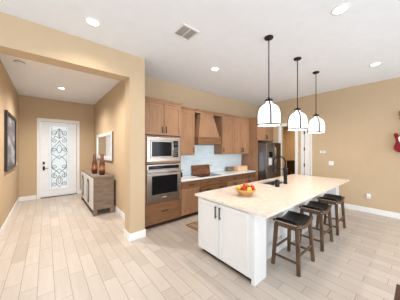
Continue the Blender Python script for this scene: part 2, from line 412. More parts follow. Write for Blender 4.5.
# ------------------------------------------------------------------ cabinetry
def shaker(par, face, u0, u1, z0, z1, d, m='wood', rail=0.06, name='door', t=0.02):
    p = P()
    p.fb(face, u0, u0+rail, d-t, d, z0, z1); p.fb(face, u1-rail, u1, d-t, d, z0, z1)
    p.fb(face, u0+rail, u1-rail, d-t, d, z0, z0+rail); p.fb(face, u0+rail, u1-rail, d-t, d, z1-rail, z1)
    p.fb(face, u0+rail-0.002, u1-rail+0.002, d-t+0.010, d, z0+rail-0.002, z1-rail+0.002)
    return p.build(name, m, par, 0.0025)
def slab(par, face, u0, u1, z0, z1, d, m='woodh_shaded', name='drawer', t=0.02):
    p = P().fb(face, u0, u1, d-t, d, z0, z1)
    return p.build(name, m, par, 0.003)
def pull(par, face, u, z, d, L, vertical, m='black'):
    p = P(); o = 0.03
    P3 = (lambda uu, dd, zz: (uu, dd, zz)) if face == 'y' else (lambda uu, dd, zz: (dd, uu, zz))
    h = L/2
    if vertical:
        p.cyl(P3(u, d-o, z-h), P3(u, d-o, z+h), 0.009, n=8)
        for s in (-1, 1): p.cyl(P3(u, d, z+s*h*0.8), P3(u, d-o, z+s*h*0.8), 0.005, n=8)
    else:
        p.cyl(P3(u-h, d-o, z), P3(u+h, d-o, z), 0.009, n=8)
        for s in (-1, 1): p.cyl(P3(u+s*h*0.8, d, z), P3(u+s*h*0.8, d-o, z), 0.005, n=8)
    return p.build('handle', m, par, smooth=True, label='dark bar handle')
def crown(par, x0, x1, yf, yb, z0, z1, over=0.035, ends=(True, True)):
    a = x0-(over if ends[0] else 0); b = x1+(over if ends[1] else 0)
    p = P()
    p.box(x0-(0.006 if ends[0] else 0), yf-0.006, z0-0.03, x1+(0.006 if ends[1] else 0), yb, z0)
    p.hexa([(x0, yf, z0), (x1, yf, z0), (x1, yb, z0), (x0, yb, z0)], [(a, yf-over, z1-0.012), (b, yf-over, z1-0.012), (b, yb, z1-0.012), (a, yb, z1-0.012)])
    p.box(a, yf-over, z1-0.012, b, yb, z1)
    return p.build('crown_moulding', 'wood', par)

# tall oven cabinet
TX0, TX1, TY = 1.50, 2.385, 3.52
t = thing('oven_cabinet', (0, 0, 0), 'tall brown wooden cabinet housing the microwave and wall oven, beside the pier', 'cabinet')
p = P(); c = TY+0.02
p.box(TX0, c, 0.09, TX0+0.02, YK-0.002, 2.64); p.box(TX1-0.02, c, 0.09, TX1, YK-0.002, 2.64); p.box(TX0, YK-0.02, 0.09, TX1, YK-0.002, 2.64)
for z0, z1 in ((0.09, 0.11), (0.52, 0.54), (1.34, 1.38), (1.905, 1.93), (2.62, 2.64)): p.box(TX0+0.02, c, z0, TX1-0.02, YK-0.02, z1)
p.box(TX0+0.02, c, 0.54, TX0+0.055, c+0.02, 1.905); p.box(TX1-0.05, c, 0.54, TX1-0.02, c+0.02, 1.905)
p.build('body', 'wood', t, 0.002)
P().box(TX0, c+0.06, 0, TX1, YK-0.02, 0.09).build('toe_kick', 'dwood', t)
for a, b, h in ((TX0+0.012, 1.935, 1.895), (1.945, TX1-0.008, 1.985)):
    d = shaker(t, 'y', a, b, 1.945, 2.60, c); pull(d, 'y', h, 2.06, TY, 0.13, True)
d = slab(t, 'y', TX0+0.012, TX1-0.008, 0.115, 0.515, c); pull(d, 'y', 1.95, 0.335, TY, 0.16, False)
crown(t, TX0, TX1, c, YK-0.002, 2.64, 2.70, ends=(False, False))
P().hexa([(TX1, c, 2.64), (TX1+0.001, c, 2.64), (TX1+0.001, 3.72, 2.64), (TX1, 3.72, 2.64)], [(TX1, c-0.035, 2.70), (TX1+0.036, c-0.035, 2.70), (TX1+0.036, 3.72, 2.70), (TX1, 3.72, 2.70)]).build('crown_return', 'wood', t)

# microwave with trim kit
m = thing('microwave', (1.94, 3.515, 1.385), 'stainless built-in microwave above the wall oven', 'microwave')
def L(o, x, y, z): return x-o.location.x, y-o.location.y, z-o.location.z
def lbox(p, o, x0, y0, z0, x1, y1, z1): return p.box(*L(o, x0, y0, z0), *L(o, x1, y1, z1))
p = P()
for a in ((1.555, 1.385, 2.34, 1.465), (1.555, 1.83, 2.34, 1.90), (1.555, 1.465, 1.625, 1.83), (2.30, 1.465, 2.34, 1.83)): lbox(p, m, a[0], 3.512, a[1], a[2], 3.538, a[3])
p.build('trim_frame', 'steel', m, 0.003)
lbox(P(), m, 1.63, 3.535, 1.47, 2.295, 3.95, 1.825).build('body', 'dsteel', m)
p = P()
for a in ((1.63, 1.47, 2.165, 1.495), (1.63, 1.80, 2.165, 1.825), (1.63, 1.495, 1.655, 1.80), (2.12, 1.495, 2.165, 1.80)): lbox(p, m, a[0], 3.505, a[1], a[2], 3.535, a[3])
dd = p.build('door', 'steel', m, 0.002)
lbox(P(), m, 1.655, 3.509, 1.495, 2.12, 3.53, 1.80).build('door_glass', 'bglass', dd)
p = P(); p.tube([L(m, 2.142, 3.505, 1.50), L(m, 2.142, 3.47, 1.51), L(m, 2.142, 3.47, 1.785), L(m, 2.142, 3.505, 1.795)], 0.008); p.build('handle', 'steel', dd, smooth=True)
cp = lbox(P(), m, 2.17, 3.508, 1.47, 2.295, 3.535, 1.825).build('control_panel', 'bglass', m, 0.002)
p = P()
for i in range(5):
    for j in range(3): lbox(p, m, 2.192+j*0.03, 3.506, 1.49+i*0.042, 2.210+j*0.03, 3.509, 1.515+i*0.042)
p.build('button', 'dsteel', cp)['kind'] = 'stuff'
lbox(P(), m, 2.19, 3.5065, 1.74, 2.275, 3.509, 1.79).build('display', mat('display_glow', (0.02, 0.05, 0.06), 0.2), cp)

# wall oven
m = thing('wall_oven', (1.94, 3.515, 0.56), 'stainless wall oven with black glass door below the microwave', 'oven')
lbox(P(), m, 1.59, 3.535, 0.57, 2.30, 4.02, 1.31).build('body', 'dsteel', m)
cp = lbox(P(), m, 1.555, 3.512, 1.21, 2.34, 3.538, 1.325).build('control_panel', 'steel', m, 0.003)
lbox(P(), m, 1.585, 3.508, 1.225, 2.31, 3.513, 1.30).build('display', 'bglass', cp)
p = P()
for a in ((1.555, 0.56, 2.34, 0.70), (1.555, 1.09, 2.34, 1.20), (1.555, 0.70, 1.655, 1.09), (2.27, 0.70, 2.34, 1.09)): lbox(p, m, a[0], 3.50, a[1], a[2], 3.535, a[3])
dd = p.build('door', 'steel', m, 0.003)
lbox(P(), m, 1.655, 3.504, 0.70, 2.27, 3.53, 1.09).build('door_glass', 'bglass', dd)
p = P(); p.cyl(L(m, 1.585, 3.445, 1.155), L(m, 2.31, 3.445, 1.155), 0.011)
for x in (1.62, 2.275): p.cyl(L(m, x, 3.50, 1.155), L(m, x, 3.445, 1.155), 0.009)
p.build('handle', 'steel', dd, smooth=True)
lbox(P(), m, 1.89, 3.498, 0.625, 1.99, 3.501, 0.64).build('nameplate', 'white', dd)

# wall cabinets
UY = 3.75; UZ0, UZ1 = 1.49, 2.64
def upper(x0, x1, doors, label, handles, zb=UZ0, ends=(False, False)):
    t = thing('wall_cabinet', (0, 0, 0), label, 'cabinet')
    p = P(); c = UY+0.02
    p.box(x0, c, zb, x0+0.018, YK-0.003, UZ1); p.box(x1-0.018, c, zb, x1, YK-0.003, UZ1)
    p.box(x0+0.018, c, zb, x1-0.018, YK-0.003, zb+0.018); p.box(x0+0.018, c, UZ1-0.02, x1-0.018, YK-0.003, UZ1); p.box(x0+0.018, YK-0.02, zb+0.018, x1-0.018, YK-0.003, UZ1-0.02)
    p.build('body', 'wood', t, 0.002)
    for (a, b), h in zip(doors, handles):
        d = shaker(t, 'y', a, b, zb+0.008, UZ1-0.035, c); pull(d, 'y', h, zb+0.13, UY, 0.13, True)
    crown(t, x0, x1, c, YK-0.003, UZ1, 2.70, ends=ends)
    return t
upper(TX1+0.004, 2.97, [(TX1+0.012, 2.96)], 'single-door brown wall cabinet between the oven cabinet and the range hood', [2.92])
upper(3.995, 4.535, [(4.003, 4.529)], 'single-door brown wall cabinet right beside the range hood', [4.04])
upper(4.539, 5.345, [(4.545, 4.935), (4.943, 5.335)], 'double-door brown wall cabinet next to the fridge end panel', [4.90, 4.975])

# range hood
t = thing('range_hood', (0, 0, 0), 'brown wooden range hood with tapered chimney over the cooktop', 'range hood')
hx0, hx1, hy = 2.975, 3.80, 3.62
P().box(hx0, hy, 1.78, hx1, YK-0.003, 1.96).build('hood_band', 'woodh_shaded', t, 0.004)
p = P(); p.hexa([(hx0+0.03, hy+0.02, 1.98), (hx1-0.03, hy+0.02, 1.98), (hx1-0.03, YK-0.003, 1.98), (hx0+0.03, YK-0.003, 1.98)],
                [(3.17, 3.76, 2.62), (3.62, 3.76, 2.62), (3.62, YK-0.003, 2.62), (3.17, YK-0.003, 2.62)])
p.build('chimney', 'wood', t, 0.002)
P().box(hx0-0.0, hy-0.012, 1.96, hx1+0.01, YK-0.003, 1.98).build('ledge', 'wood', t, 0.003)
crown(t, 2.985, 3.985, 3.77, YK-0.003, 2.64, 2.70, ends=(False, False))
P().box(hx0+0.08, hy+0.08, 1.765, hx1-0.08, YK-0.08, 1.78).build('filter', 'dsteel', t)

# backsplash
p = P(); p.box(TX1+0.003, YK-0.0125, 0.935, 5.345, YK-0.0005, UZ0-0.003); p.box(2.975, YK-0.0125, UZ0-0.003, 3.99, YK-0.0005, 1.76)
tag(p.build('tile_backsplash', 'tile'), 'pale blue glossy tile backsplash on the wall behind the counter', 'backsplash')

# base cabinets
BY = 3.53
def base(x0, x1, label, mode):
    t = thing('base_cabinet', (0, 0, 0), label, 'cabinet', None); c = BY+0.02
    P().box(x0, c, 0.09, x1, YK-0.003, 0.888).build('body', 'wood', t, 0.002)
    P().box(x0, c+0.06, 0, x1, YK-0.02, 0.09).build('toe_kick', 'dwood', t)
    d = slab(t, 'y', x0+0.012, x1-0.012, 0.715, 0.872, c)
    if mode == 'wide':
        pull(d, 'y', x0+(x1-x0)*0.25, 0.79, BY, 0.15, False); pull(d, 'y', x0+(x1-x0)*0.75, 0.79, BY, 0.15, False)
        for z0, z1 in ((0.41, 0.705), (0.105, 0.40)):
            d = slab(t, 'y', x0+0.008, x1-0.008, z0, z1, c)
            for k in (0.25, 0.75): pull(d, 'y', x0+(x1-x0)*k, z1-0.09, BY, 0.15, False)
    elif mode == 'door':
        pull(d, 'y', (x0+x1)/2, 0.79, BY, 0.15, False)
        d = shaker(t, 'y', x0+0.008, x1-0.008, 0.105, 0.705, c); pull(d, 'y', x1-0.045, 0.6, BY, 0.13, True)
    else:
        pull(d, 'y', (x0+x1)/2, 0.79, BY, 0.15, False)
        xm = (x0+x1)/2
        for a, b, h in ((x0+0.008, xm-0.003, xm-0.035), (xm+0.003, x1-0.008, xm+0.035)):
            d = shaker(t, 'y', a, b, 0.105, 0.705, c); pull(d, 'y', h, 0.6, BY, 0.13, True)
base(TX1+0.004, 2.975, 'narrow brown base cabinet beside the oven cabinet, one drawer over one door', 'door')
base(2.98, 3.965, 'widest brown base cabinet, drawers under the cooktop', 'wide')
base(3.97, 4.655, 'brown base cabinet between the cooktop drawers and the last cabinet by the fridge', 'double')
base(4.66, 5.345, 'brown base cabinet next to the fridge end panel', 'double')
o = P().box(TX1+0.004, 3.50, 0.892, 5.345, YK-0.014, 0.93).build('kitchen_countertop', 'wquartz', bev=0.005)
tag(o, 'long white countertop along the back wall under the wall cabinets', 'countertop')
# cooktop
t = thing('cooktop', (3.40, 3.80, 0.931), 'black glass cooktop under the range hood', 'cooktop')
P().box(-0.38, -0.25, 0, 0.38, 0.17, 0.008).build('glass_plate', 'bglass', t, 0.003)
p = P()
for x, y, r in ((-0.22, -0.12, 0.09), (-0.22, 0.07, 0.07), (0.2, -0.12, 0.07), (0.2, 0.06, 0.09)):
    o = P(); o.tube([(x+r*math.cos(a), y+r*math.sin(a), 0.0085) for a in [2*PI*i/24 for i in range(24)]], 0.0015, 4, True); o.build('burner_ring', 'dsteel', t)

# items on the back counter
t = thing('cutting_board', (3.42, 4.01, 0.932), 'dark streaked wooden board with a pale handle leaning on the backsplash', 'cutting board')
p = P(); p.hexa([(-0.34, -0.02, 0), (0.33, -0.02, 0), (0.33, 0.005, 0), (-0.34, 0.005, 0)], [(-0.34, 0.040, 0.26), (0.33, 0.040, 0.26), (0.33, 0.062, 0.26), (-0.34, 0.062, 0.26)])
p.build('board', 'boardw', t, 0.01)
p = P(); p.hexa([(0.33, 0.025, 0.19), (0.45, 0.025, 0.20), (0.45, 0.045, 0.20), (0.33, 0.045, 0.19)], [(0.33, 0.035, 0.25), (0.45, 0.035, 0.24), (0.45, 0.055, 0.24), (0.33, 0.055, 0.25)])
p.build('handle', 'lwood', t, 0.006, label='pale wooden handle')
t = thing('soap_bottle', (2.64, 3.90, 0.931), 'small black pump bottle at the left end of the back counter', 'bottle')
P().lathe([(0, 0), (0.03, 0), (0.032, 0.01), (0.032, 0.10), (0.014, 0.125), (0.012, 0.14), (0, 0.14)]).build('bottle', 'black', t, smooth=True)
P().tube([(0, 0, 0.14), (0, 0, 0.175), (0.02, -0.01, 0.18), (0.045, -0.02, 0.172)], 0.006).build('pump', 'black', t, smooth=True)
t = thing('bread_box', (5.02, 3.86, 0.931), 'pale wooden box on the back counter next to the fridge panel', 'box')
P().box(-0.25, -0.09, 0, 0.25, 0.09, 0.13).build('box', 'lwood', t, 0.008)
P().box(-0.26, -0.10, 0.13, 0.26, 0.10, 0.15).build('lid', 'lwood', t, 0.005)
t = thing('recipe_box', (4.62, 3.97, 0.931), 'small brown box behind the left end of the pale wooden box', 'box')
P().box(-0.15, -0.05, 0, 0.10, 0.06, 0.12).build('box', 'consw', t, 0.005)
P().box(-0.155, -0.055, 0.12, 0.105, 0.065, 0.135).build('lid', 'consw', t, 0.003)

# fridge surround
FX = 5.352
t = thing('fridge_cabinet', (0, 0, 0), 'brown wooden end panel and cabinet surrounding and above the fridge', 'cabinet')
P().box(FX, 3.44, 0, FX+0.03, YK-0.003, 2.64).build('end_panel', 'wood', t, 0.002)
P().box(FX+0.03, 3.46, 1.93, XR-0.004, YK-0.003, 2.64).build('body', 'wood', t, 0.002)
xm = (FX+0.03+XR)/2
for a, b, h in ((FX+0.04, xm-0.003, xm-0.04), (xm+0.003, XR-0.012, xm+0.04)):
    d = shaker(t, 'y', a, b, 1.945, 2.605, 3.46); pull(d, 'y', h, 2.06, 3.44, 0.13, True)
p = P(); p.box(FX, 3.42, 2.64, XR-0.004, YK-0.003, 2.70); p.build('crown_moulding', 'wood', t, 0.006)
# fridge
t = thing('refrigerator', (0, 0, 0), 'stainless french-door refrigerator with a black dispenser', 'refrigerator')
P().box(5.40, 3.22, 0.03, 6.36, 4.03, 1.84).build('body', 'dsteel', t, 0.004)
fd = P().box(5.40, 3.15, 0.68, 5.875, 3.215, 1.86).build('door', 'fsteel', t, 0.01)
dp = P().box(5.52, 3.142, 1.10, 5.76, 3.152, 1.56).build('dispenser', 'steel', fd, 0.004)
P().box(5.52, 3.138, 1.38, 5.76, 3.1425, 1.56).build('dispenser_display', 'bglass', dp)
P().box(5.55, 3.139, 1.13, 5.73, 3.1425, 1.35).build('dispenser_recess', 'silver', dp)
p = P().cyl((5.85, 3.10, 0.85), (5.85, 3.10, 1.70), 0.012)
for z in (0.9, 1.65): p.cyl((5.85, 3.15, z), (5.85, 3.10, z), 0.009)
p.build('handle', 'steel', fd, smooth=True)
fd = P().box(5.885, 3.15, 0.68, 6.36, 3.215, 1.86).build('door', 'fsteel', t, 0.01)
p = P().cyl((5.91, 3.10, 0.85), (5.91, 3.10, 1.70), 0.012)
for z in (0.9, 1.65): p.cyl((5.91, 3.15, z), (5.91, 3.10, z), 0.009)
p.build('handle', 'steel', fd, smooth=True)
fd = P().box(5.40, 3.15, 0.06, 6.36, 3.215, 0.67).build('freezer_drawer', 'fsteel', t, 0.01)
p = P().cyl((5.48, 3.10, 0.60), (6.28, 3.10, 0.60), 0.012)
for x in (5.55, 6.2): p.cyl((x, 3.15, 0.60), (x, 3.10, 0.60), 0.009)
p.build('handle', 'steel', fd, smooth=True)
for x in (5.45, 6.3):
    for y in (3.3, 3.95): P().cyl((x, y, 0), (x, y, 0.03), 0.02).build('foot', 'black', t)

# ------------------------------------------------------------------ island
IX0, IX1, IY0, IY1 = 1.91, 5.50, 1.27, 2.32
t = thing('kitchen_island', (0, 0, 0), 'white kitchen island base with double doors on its near end', 'kitchen island')
p = P(); p.box(IX0, 1.47, 0.07, 3.44, IY1, 0.884); p.box(4.22, 1.47, 0.07, IX1, IY1, 0.884); p.box(3.44, 1.47, 0.07, 4.22, IY1, 0.66); p.box(3.44, 1.47, 0.66, 4.22, 1.84, 0.884); p.box(3.44, 2.28, 0.66, 4.22, IY1, 0.884); p.box(IX0, 1.30, 0.07, 2.18, 1.47, 0.884)
p.build('body', 'wcab', t, 0.003)
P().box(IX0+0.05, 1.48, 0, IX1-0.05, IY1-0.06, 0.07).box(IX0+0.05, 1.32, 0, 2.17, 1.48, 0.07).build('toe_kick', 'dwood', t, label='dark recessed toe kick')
# end piers that reach the floor under the overhang
P().box(IX0+0.005, IY0, 0, 2.18, 1.318, 0.884).build('end_post', 'wcab', t, 0.003)
P().box(2.18, 1.318, 0, 2.24, 1.48, 0.884).build('side_panel', 'wcab', t, 0.003)
P().box(2.24, 1.455, 0, 5.24, 1.475, 0.884).build('back_panel', 'wcab', t, 0.003)
P().box(5.24, IY0, 0, IX1, 1.475, 0.884).build('end_post', 'wcab', t, 0.003)
for a, b, h in ((1.345, 1.84, 1.805), (1.848, 2.305, 1.885)):
    d = shaker(t, 'x', a, b, 0.085, 0.865, IX0, 'wcab', 0.058); pull(d, 'x', h, 0.74, IX0-0.02, 0.17, True, 'bronze')
p = P()
SX0, SX1, SY0, SY1 = 3.50, 4.16, 1.88, 2.24
for a in ((1.87, 1.08, SX0, 2.37), (SX1, 1.08, 5.555, 2.37), (SX0, 1.08, SX1, SY0), (SX0, SY1, SX1, 2.37)): p.box(a[0], a[1], 0.886, a[2], a[3], 0.92)
bmesh.ops.remove_doubles(p.bm, verts=p.bm.verts, dist=1e-5)
o = tag(p.build('island_countertop', 'quartz'), 'cream stone countertop overhanging the white island', 'countertop')
# sink
t = thing('sink', (3.83, 2.06, 0.70), 'undermount steel sink set into the island countertop', 'sink')
p = P(); X, Y, Z = (SX1-SX0)/2-0.002, (SY1-SY0)/2-0.002, 0.183
p.box(-X, -Y, 0, X, Y, 0.006); p.box(-X, -Y, 0.006, -X+0.006, Y, Z+0.004); p.box(X-0.006, -Y, 0.006, X, Y, Z+0.004); p.box(-X+0.006, -Y, 0.006, X-0.006, -Y+0.006, Z+0.004); p.box(-X+0.006, Y-0.006, 0.006, X-0.006, Y, Z+0.004)
p.build('basin', 'sinksteel', t)
P().cyl((0, 0, 0.006), (0, 0, 0.01), 0.045).build('drain', 'dsteel', t)
# faucet
t = thing('faucet', (3.86, 1.815, 0.921), 'tall dark pull-down faucet behind the island sink', 'faucet')
P().lathe([(0, 0), (0.042, 0.0), (0.042, 0.012), (0.035, 0.02), (0.035, 0.22), (0.042, 0.225), (0.042, 0.33), (0.024, 0.35), (0, 0.35)]).build('body', 'black', t, smooth=True)
arc = [(0, 0.13-0.13*math.cos(a), 0.44+0.13*math.sin(a)) for a in [PI*i/16 for i in range(17)]]
P().tube([(0, 0, 0.27), (0, 0, 0.36)]+arc+[(0, 0.26, 0.38)], 0.016, 10).build('neck', 'black', t, smooth=True)
P().lathe([(0, 0.24), (0.026, 0.24), (0.028, 0.26), (0.022, 0.38), (0.016, 0.40), (0, 0.40)], (0, 0.26, 0)).build('spray_head', 'black', t, smooth=True)
P().cyl((0, 0, 0.30), (0, 0.24, 0.30), 0.007).build('docking_arm', 'black', t, smooth=True)
P().cyl((0.02, 0, 0.16), (0.05, 0, 0.165), 0.016).cyl((0.045, 0, 0.165), (0.075, -0.01, 0.25), 0.008, 0.006).build('lever', 'black', t, smooth=True)
t = thing('soap_dispenser', (3.43, 1.77, 0.921), 'small round black canister near the corner of the island sink', 'soap dispenser')
P().lathe([(0, 0), (0.038, 0), (0.042, 0.01), (0.044, 0.115), (0.040, 0.128), (0.024, 0.134), (0, 0.135)]).build('canister', 'black', t, smooth=True)
P().lathe([(0, 0.134), (0.014, 0.134), (0.014, 0.141), (0, 0.143)]).build('lid_knob', 'black', t, smooth=True)

# fruit bowl and fruit
BX, BYY, BZ = 2.42, 1.77, 0.9205
o = P().lathe([(0, 0), (0.075, 0), (0.08, 0.006), (0.12, 0.045), (0.155, 0.085), (0.165, 0.105), (0.158, 0.105), (0.148, 0.087), (0.112, 0.05), (0.07, 0.016), (0, 0.014)]).build('fruit_bowl', 'bowl', smooth=True)
o.location = (BX, BYY, BZ); tag(o, 'wide light wooden bowl holding fruit on the island', 'bowl')
def fruit(kind, dx, dy, z, label, m, r, tilt=0):
    prof = {'apple': [(0, -0.82), (0.25, -0.92), (0.6, -0.80), (0.9, -0.35), (1, 0.1), (0.88, 0.6), (0.55, 0.88), (0.22, 0.88), (0, 0.70)],
            'lemon': [(0, -1.25), (0.16, -1.15), (0.5, -0.85), (0.85, -0.4), (0.93, 0), (0.85, 0.4), (0.5, 0.85), (0.18, 1.1), (0, 1.2)],
            'orange': [(0, -0.97), (0.38, -0.9), (0.7, -0.7), (0.93, -0.35), (1, 0), (0.93, 0.35), (0.7, 0.7), (0.38, 0.9), (0, 0.95)]}[kind]
    t = thing(kind, (BX+dx, BYY+dy, BZ+z), label, kind)
    o = P().lathe([(a*r, b*r) for a, b in prof], n=20).build('skin', m, t, smooth=True)
    sub = o.modifiers.new('s', 'SUBSURF'); sub.levels = 1; sub.render_levels = 1
    if kind == 'apple': P().tube([(0, 0, r*0.72), (0.003, 0, r*1.1), (0.008, 0, r*1.3)], 0.0025, 6).build('stem', 'stem', t)
    else: P().lathe([(0, r*0.93), (0.006, r*0.94), (0.004, r*1.0), (0, r*1.0)], n=8, c=(0, 0, 0.0 if kind == 'orange' else r*0.25)).build('stem_button', 'stem', t)
    t.rotation_euler = (tilt, tilt*0.6, tilt*2)
# screen-left is (-.767,.642), towards camera is (-.642,-.767)
def sc(l, n): return (-0.767*l-0.642*n, 0.642*l-0.767*n)
fruit('lemon', *sc(0.108, 0.01), 0.118, 'yellow lemon at the left rim of the fruit bowl', 'lemon', 0.036, 1.2)
fruit('apple', *sc(0.050, 0.066), 0.105, 'red apple at the front left of the fruit bowl', 'apple', 0.042, 0.3)
fruit('orange', *sc(-0.040, 0.066), 0.103, 'orange at the front middle of the fruit bowl', 'lemon', 0.042, 0.2)
fruit('apple', *sc(-0.100, 0.01), 0.118, 'dark red apple at the right rim of the fruit bowl', 'apple', 0.042, -0.4)
fruit('apple', *sc(0.005, 0.0), 0.152, 'orange-red apple on top of the fruit pile', 'peach', 0.042, 0.15)
fruit('orange', *sc(0.04, -0.085), 0.10, 'orange at the back of the fruit bowl', 'orange', 0.042, 0.1)
fruit('apple', *sc(-0.050, -0.070), 0.108, 'red apple at the back right of the fruit bowl', 'apple', 0.042, 0.5)

# ------------------------------------------------------------------ bar stools
def make_stool():
    t = thing('bar_stool', (0, 0, 0), '', 'bar stool')
    hx, hy, tx, ty, zt = 0.250, 0.176, 0.210, 0.145, 0.575; w = 0.0245
    for sx in (-1, 1):
        for sy in (-1, 1):
            f = [(sx*hx+a*w*0.85, sy*hy+b*w*0.85, 0) for a, b in ((-1,-1),(1,-1),(1,1),(-1,1))]
            g = [(sx*tx+a*w, sy*ty+b*w, zt+(0.012)) for a, b in ((-1,-1),(1,-1),(1,1),(-1,1))]
            P().hexa(f, g).build('leg', 'stoolw', t, 0.004)
    def at(sx, sy, z): k = z/zt; return (sx*(hx+(tx-hx)*k), sy*(hy+(ty-hy)*k), z)
    def bar(a, b, h, th):
        a, b = Vector(a), Vector(b); d = (b-a).normalized(); s = Vector((-d.y, d.x, 0))*th
        u = Vector((0, 0, h))
        P().hexa([a-s-u, b-s-u, b+s-u, a+s-u], [a-s+u, b-s+u, b+s+u, a+s+u]).build('stretcher', 'stoolw', t, 0.002)
    bar(at(-1, -1, 0.145), at(-1, 1, 0.145), 0.014, 0.010); bar(at(1, -1, 0.145), at(1, 1, 0.145), 0.014, 0.010)
    bar(at(-1, -1, 0.235), at(1, -1, 0.235), 0.014, 0.010); bar(at(-1, 1, 0.235), at(1, 1, 0.235), 0.014, 0.010)
    sad = lambda x: 0.595+0.050*(x/0.24)**2
    # curved long rails, front and back
    n = 16
    for sy in (-1, 1):
        p = P(); y0, y1 = sy*0.150, sy*0.178
        top = [(-0.25+0.5*i/n) for i in range(n+1)]
        poly = [(x, sad(x)+0.010) for x in top]+[(x, sad(x)-0.042+0.012*(abs(x)/0.25)) for x in top[::-1]]
        p.prism(poly, lambda a, b, y=y0: (a, y, b), lambda a, b, y=y1: (a, y, b))
        p.build('seat_rail', 'stoolw', t, 0.003)
    for sx in (-1, 1):
        P().box(sx*0.222, -0.15, sad(0.23)-0.075, sx*0.248, 0.15, sad(0.24)-0.002).build('end_rail', 'stoolw', t, 0.003)
    # saddle cushion
    bm = P(); nx, ny = 18, 10; G = []
    for i in range(nx+1):
        x = -0.236+0.472*i/nx; row = []
        for j in range(ny+1):
            y = -0.150+0.30*j/ny
            e = min(1, (1-abs(y)/0.152)*5)*0.5+0.5; ex = min(1, (0.238-abs(x))/0.03)
            row.append(bm.bm.verts.new((x, y, sad(x)-0.008+0.048*math.sqrt(max(0, e))*math.sqrt(max(0.05, ex)))))
        G.append(row)
    B = [[bm.bm.verts.new((v.co.x, v.co.y, sad(v.co.x)-0.025)) for v in row] for row in G]
    for i in range(nx):
        for j in range(ny):
            bm.bm.faces.new((G[i][j], G[i+1][j], G[i+1][j+1], G[i][j+1])); bm.bm.faces.new((B[i][j], B[i][j+1], B[i+1][j+1], B[i+1][j]))
    for i in range(nx):
        for j in (0, ny): bm.bm.faces.new((G[i][j], G[i+1][j], B[i+1][j], B[i][j]))
    for j in range(ny):
        for i in (0, nx): bm.bm.faces.new((G[i][j], G[i][j+1], B[i][j+1], B[i][j]))
    cu = bm.build('seat_cushion', 'leather', t, smooth=True)
    p = P()
    for sx in (-1, 1):
        for k in range(15):
            y = -0.14+0.28*k/14; p.lathe([(0, 0.006), (0.005, 0.004), (0.0075, 0)], (0, 0, 0), 8)
            vs = p.bm.verts[:] if False else None
            # turn the last nailhead to face outwards along X
            p.bm.verts.ensure_lookup_table()
            for v in p.bm.verts[-17:]:
                r = v.co.copy(); v.co = Vector((sx*(0.2475+r.z), y+r.x, sad(0.25)-0.016+r.y))
    p.build('nailhead_trim', 'nail', cu, label='row of brass nailheads')
    return t
st = make_stool()
labs = ['nearest bar stool with black saddle seat, beside the near end of the island',
        'middle bar stool with black saddle seat, between the two others at the island',
        'farthest bar stool with black saddle seat, nearest the tan wall']
for i, (x, l) in enumerate(zip((2.765, 3.665, 4.53), labs)):
    o = st if i == 0 else copy_tree(st)
    o.location = (x, 1.185, 0); tag(o, l, 'bar stool', 'bar stools along the island')

# ------------------------------------------------------------------ pendants
def make_pendant():
    t = thing('pendant_lamp', (0, 0, 0), '', 'lamp')      # origin at the ceiling
    zb, zt = 2.005-H, 2.33-H; r = 0.166
    P().lathe([(0, 0), (0.065, 0), (0.065, -0.018), (0.05, -0.028), (0.012, -0.034), (0, -0.034)]).build('canopy', 'black', t, smooth=True)
    P().cyl((0, 0, -0.03), (0, 0, zt+0.085), 0.0075, n=10).build('rod', 'black', t, smooth=True)
    P().lathe([(0, 0.105), (0.012, 0.105), (0.02, 0.075), (0.054, 0.075), (0.058, 0.040), (0, 0.040)], (0, 0, zt)).build('cap', 'black', t, smooth=True)
    out = [(0.050, zt+0.040), (0.050, zt+0.012), (0.080, zt-0.005), (0.118, zt-0.032), (0.146, zt-0.072), (0.160, zt-0.125), (r, zt-0.18), (r, zb+0.004)]
    inn = [(a-0.005, b-(0.004 if a < 0.162 else 0)) for a, b in out[::-1]]
    P().lathe(out+inn, n=40).build('lamp_shade', 'shade', t, smooth=True)
    P().lathe([(r+0.0005, zb), (r+0.007, zb), (r+0.007, zb+0.016), (r+0.0005, zb+0.016), (r+0.0005, zb)], n=40).build('rim_band', 'black', t, smooth=True)
    for k in range(4):
        a = math.radians(-141+90*k); ca, sa = math.cos(a), math.sin(a); p = P()
        for (r0, z0), (r1, z1) in zip(out, out[1:]):
            w = 0.009; e0, e1 = r0+0.009, r1+0.009
            A = [(r0*ca+s*w*sa, r0*sa-s*w*ca, z0) for s in (-1, 1)]; A2 = [(e0*ca+s*w*sa, e0*sa-s*w*ca, z0) for s in (1, -1)]
            Bq = [(r1*ca+s*w*sa, r1*sa-s*w*ca, z1) for s in (-1, 1)]; B2 = [(e1*ca+s*w*sa, e1*sa-s*w*ca, z1) for s in (1, -1)]
            p.hexa(A+A2, Bq+B2)
        p.build('strap', 'black', t)
    P().lathe([(0, 0.0), (0.02, -0.01), (0.034, -0.05), (0.03, -0.08), (0, -0.095)], (0, 0, zt)).build('bulb', 'lens', t, smooth=True)
    return t
pd = make_pendant()
for i, (x, l) in enumerate(zip((2.60, 3.62, 4.58), ['nearest pendant lamp over the island, largest white glass shade with black straps',
        'middle one of the three white glass pendant lamps over the island', 'farthest pendant lamp over the island, its white glass shade in front of the tan wall'])):
    o = pd if i == 0 else copy_tree(pd)
    o.location = (x, 1.475, H); tag(o, l, 'lamp', 'pendant lamps over the island')
    d = bpy.data.lights.new('pendant_glow', 'POINT'); d.energy = 8; d.color = (1, 0.88, 0.74); d.shadow_soft_size = 0.06
    q = bpy.data.objects.new('pendant_glow', d); COL.objects.link(q); q.location = (x, 1.475, 2.05)

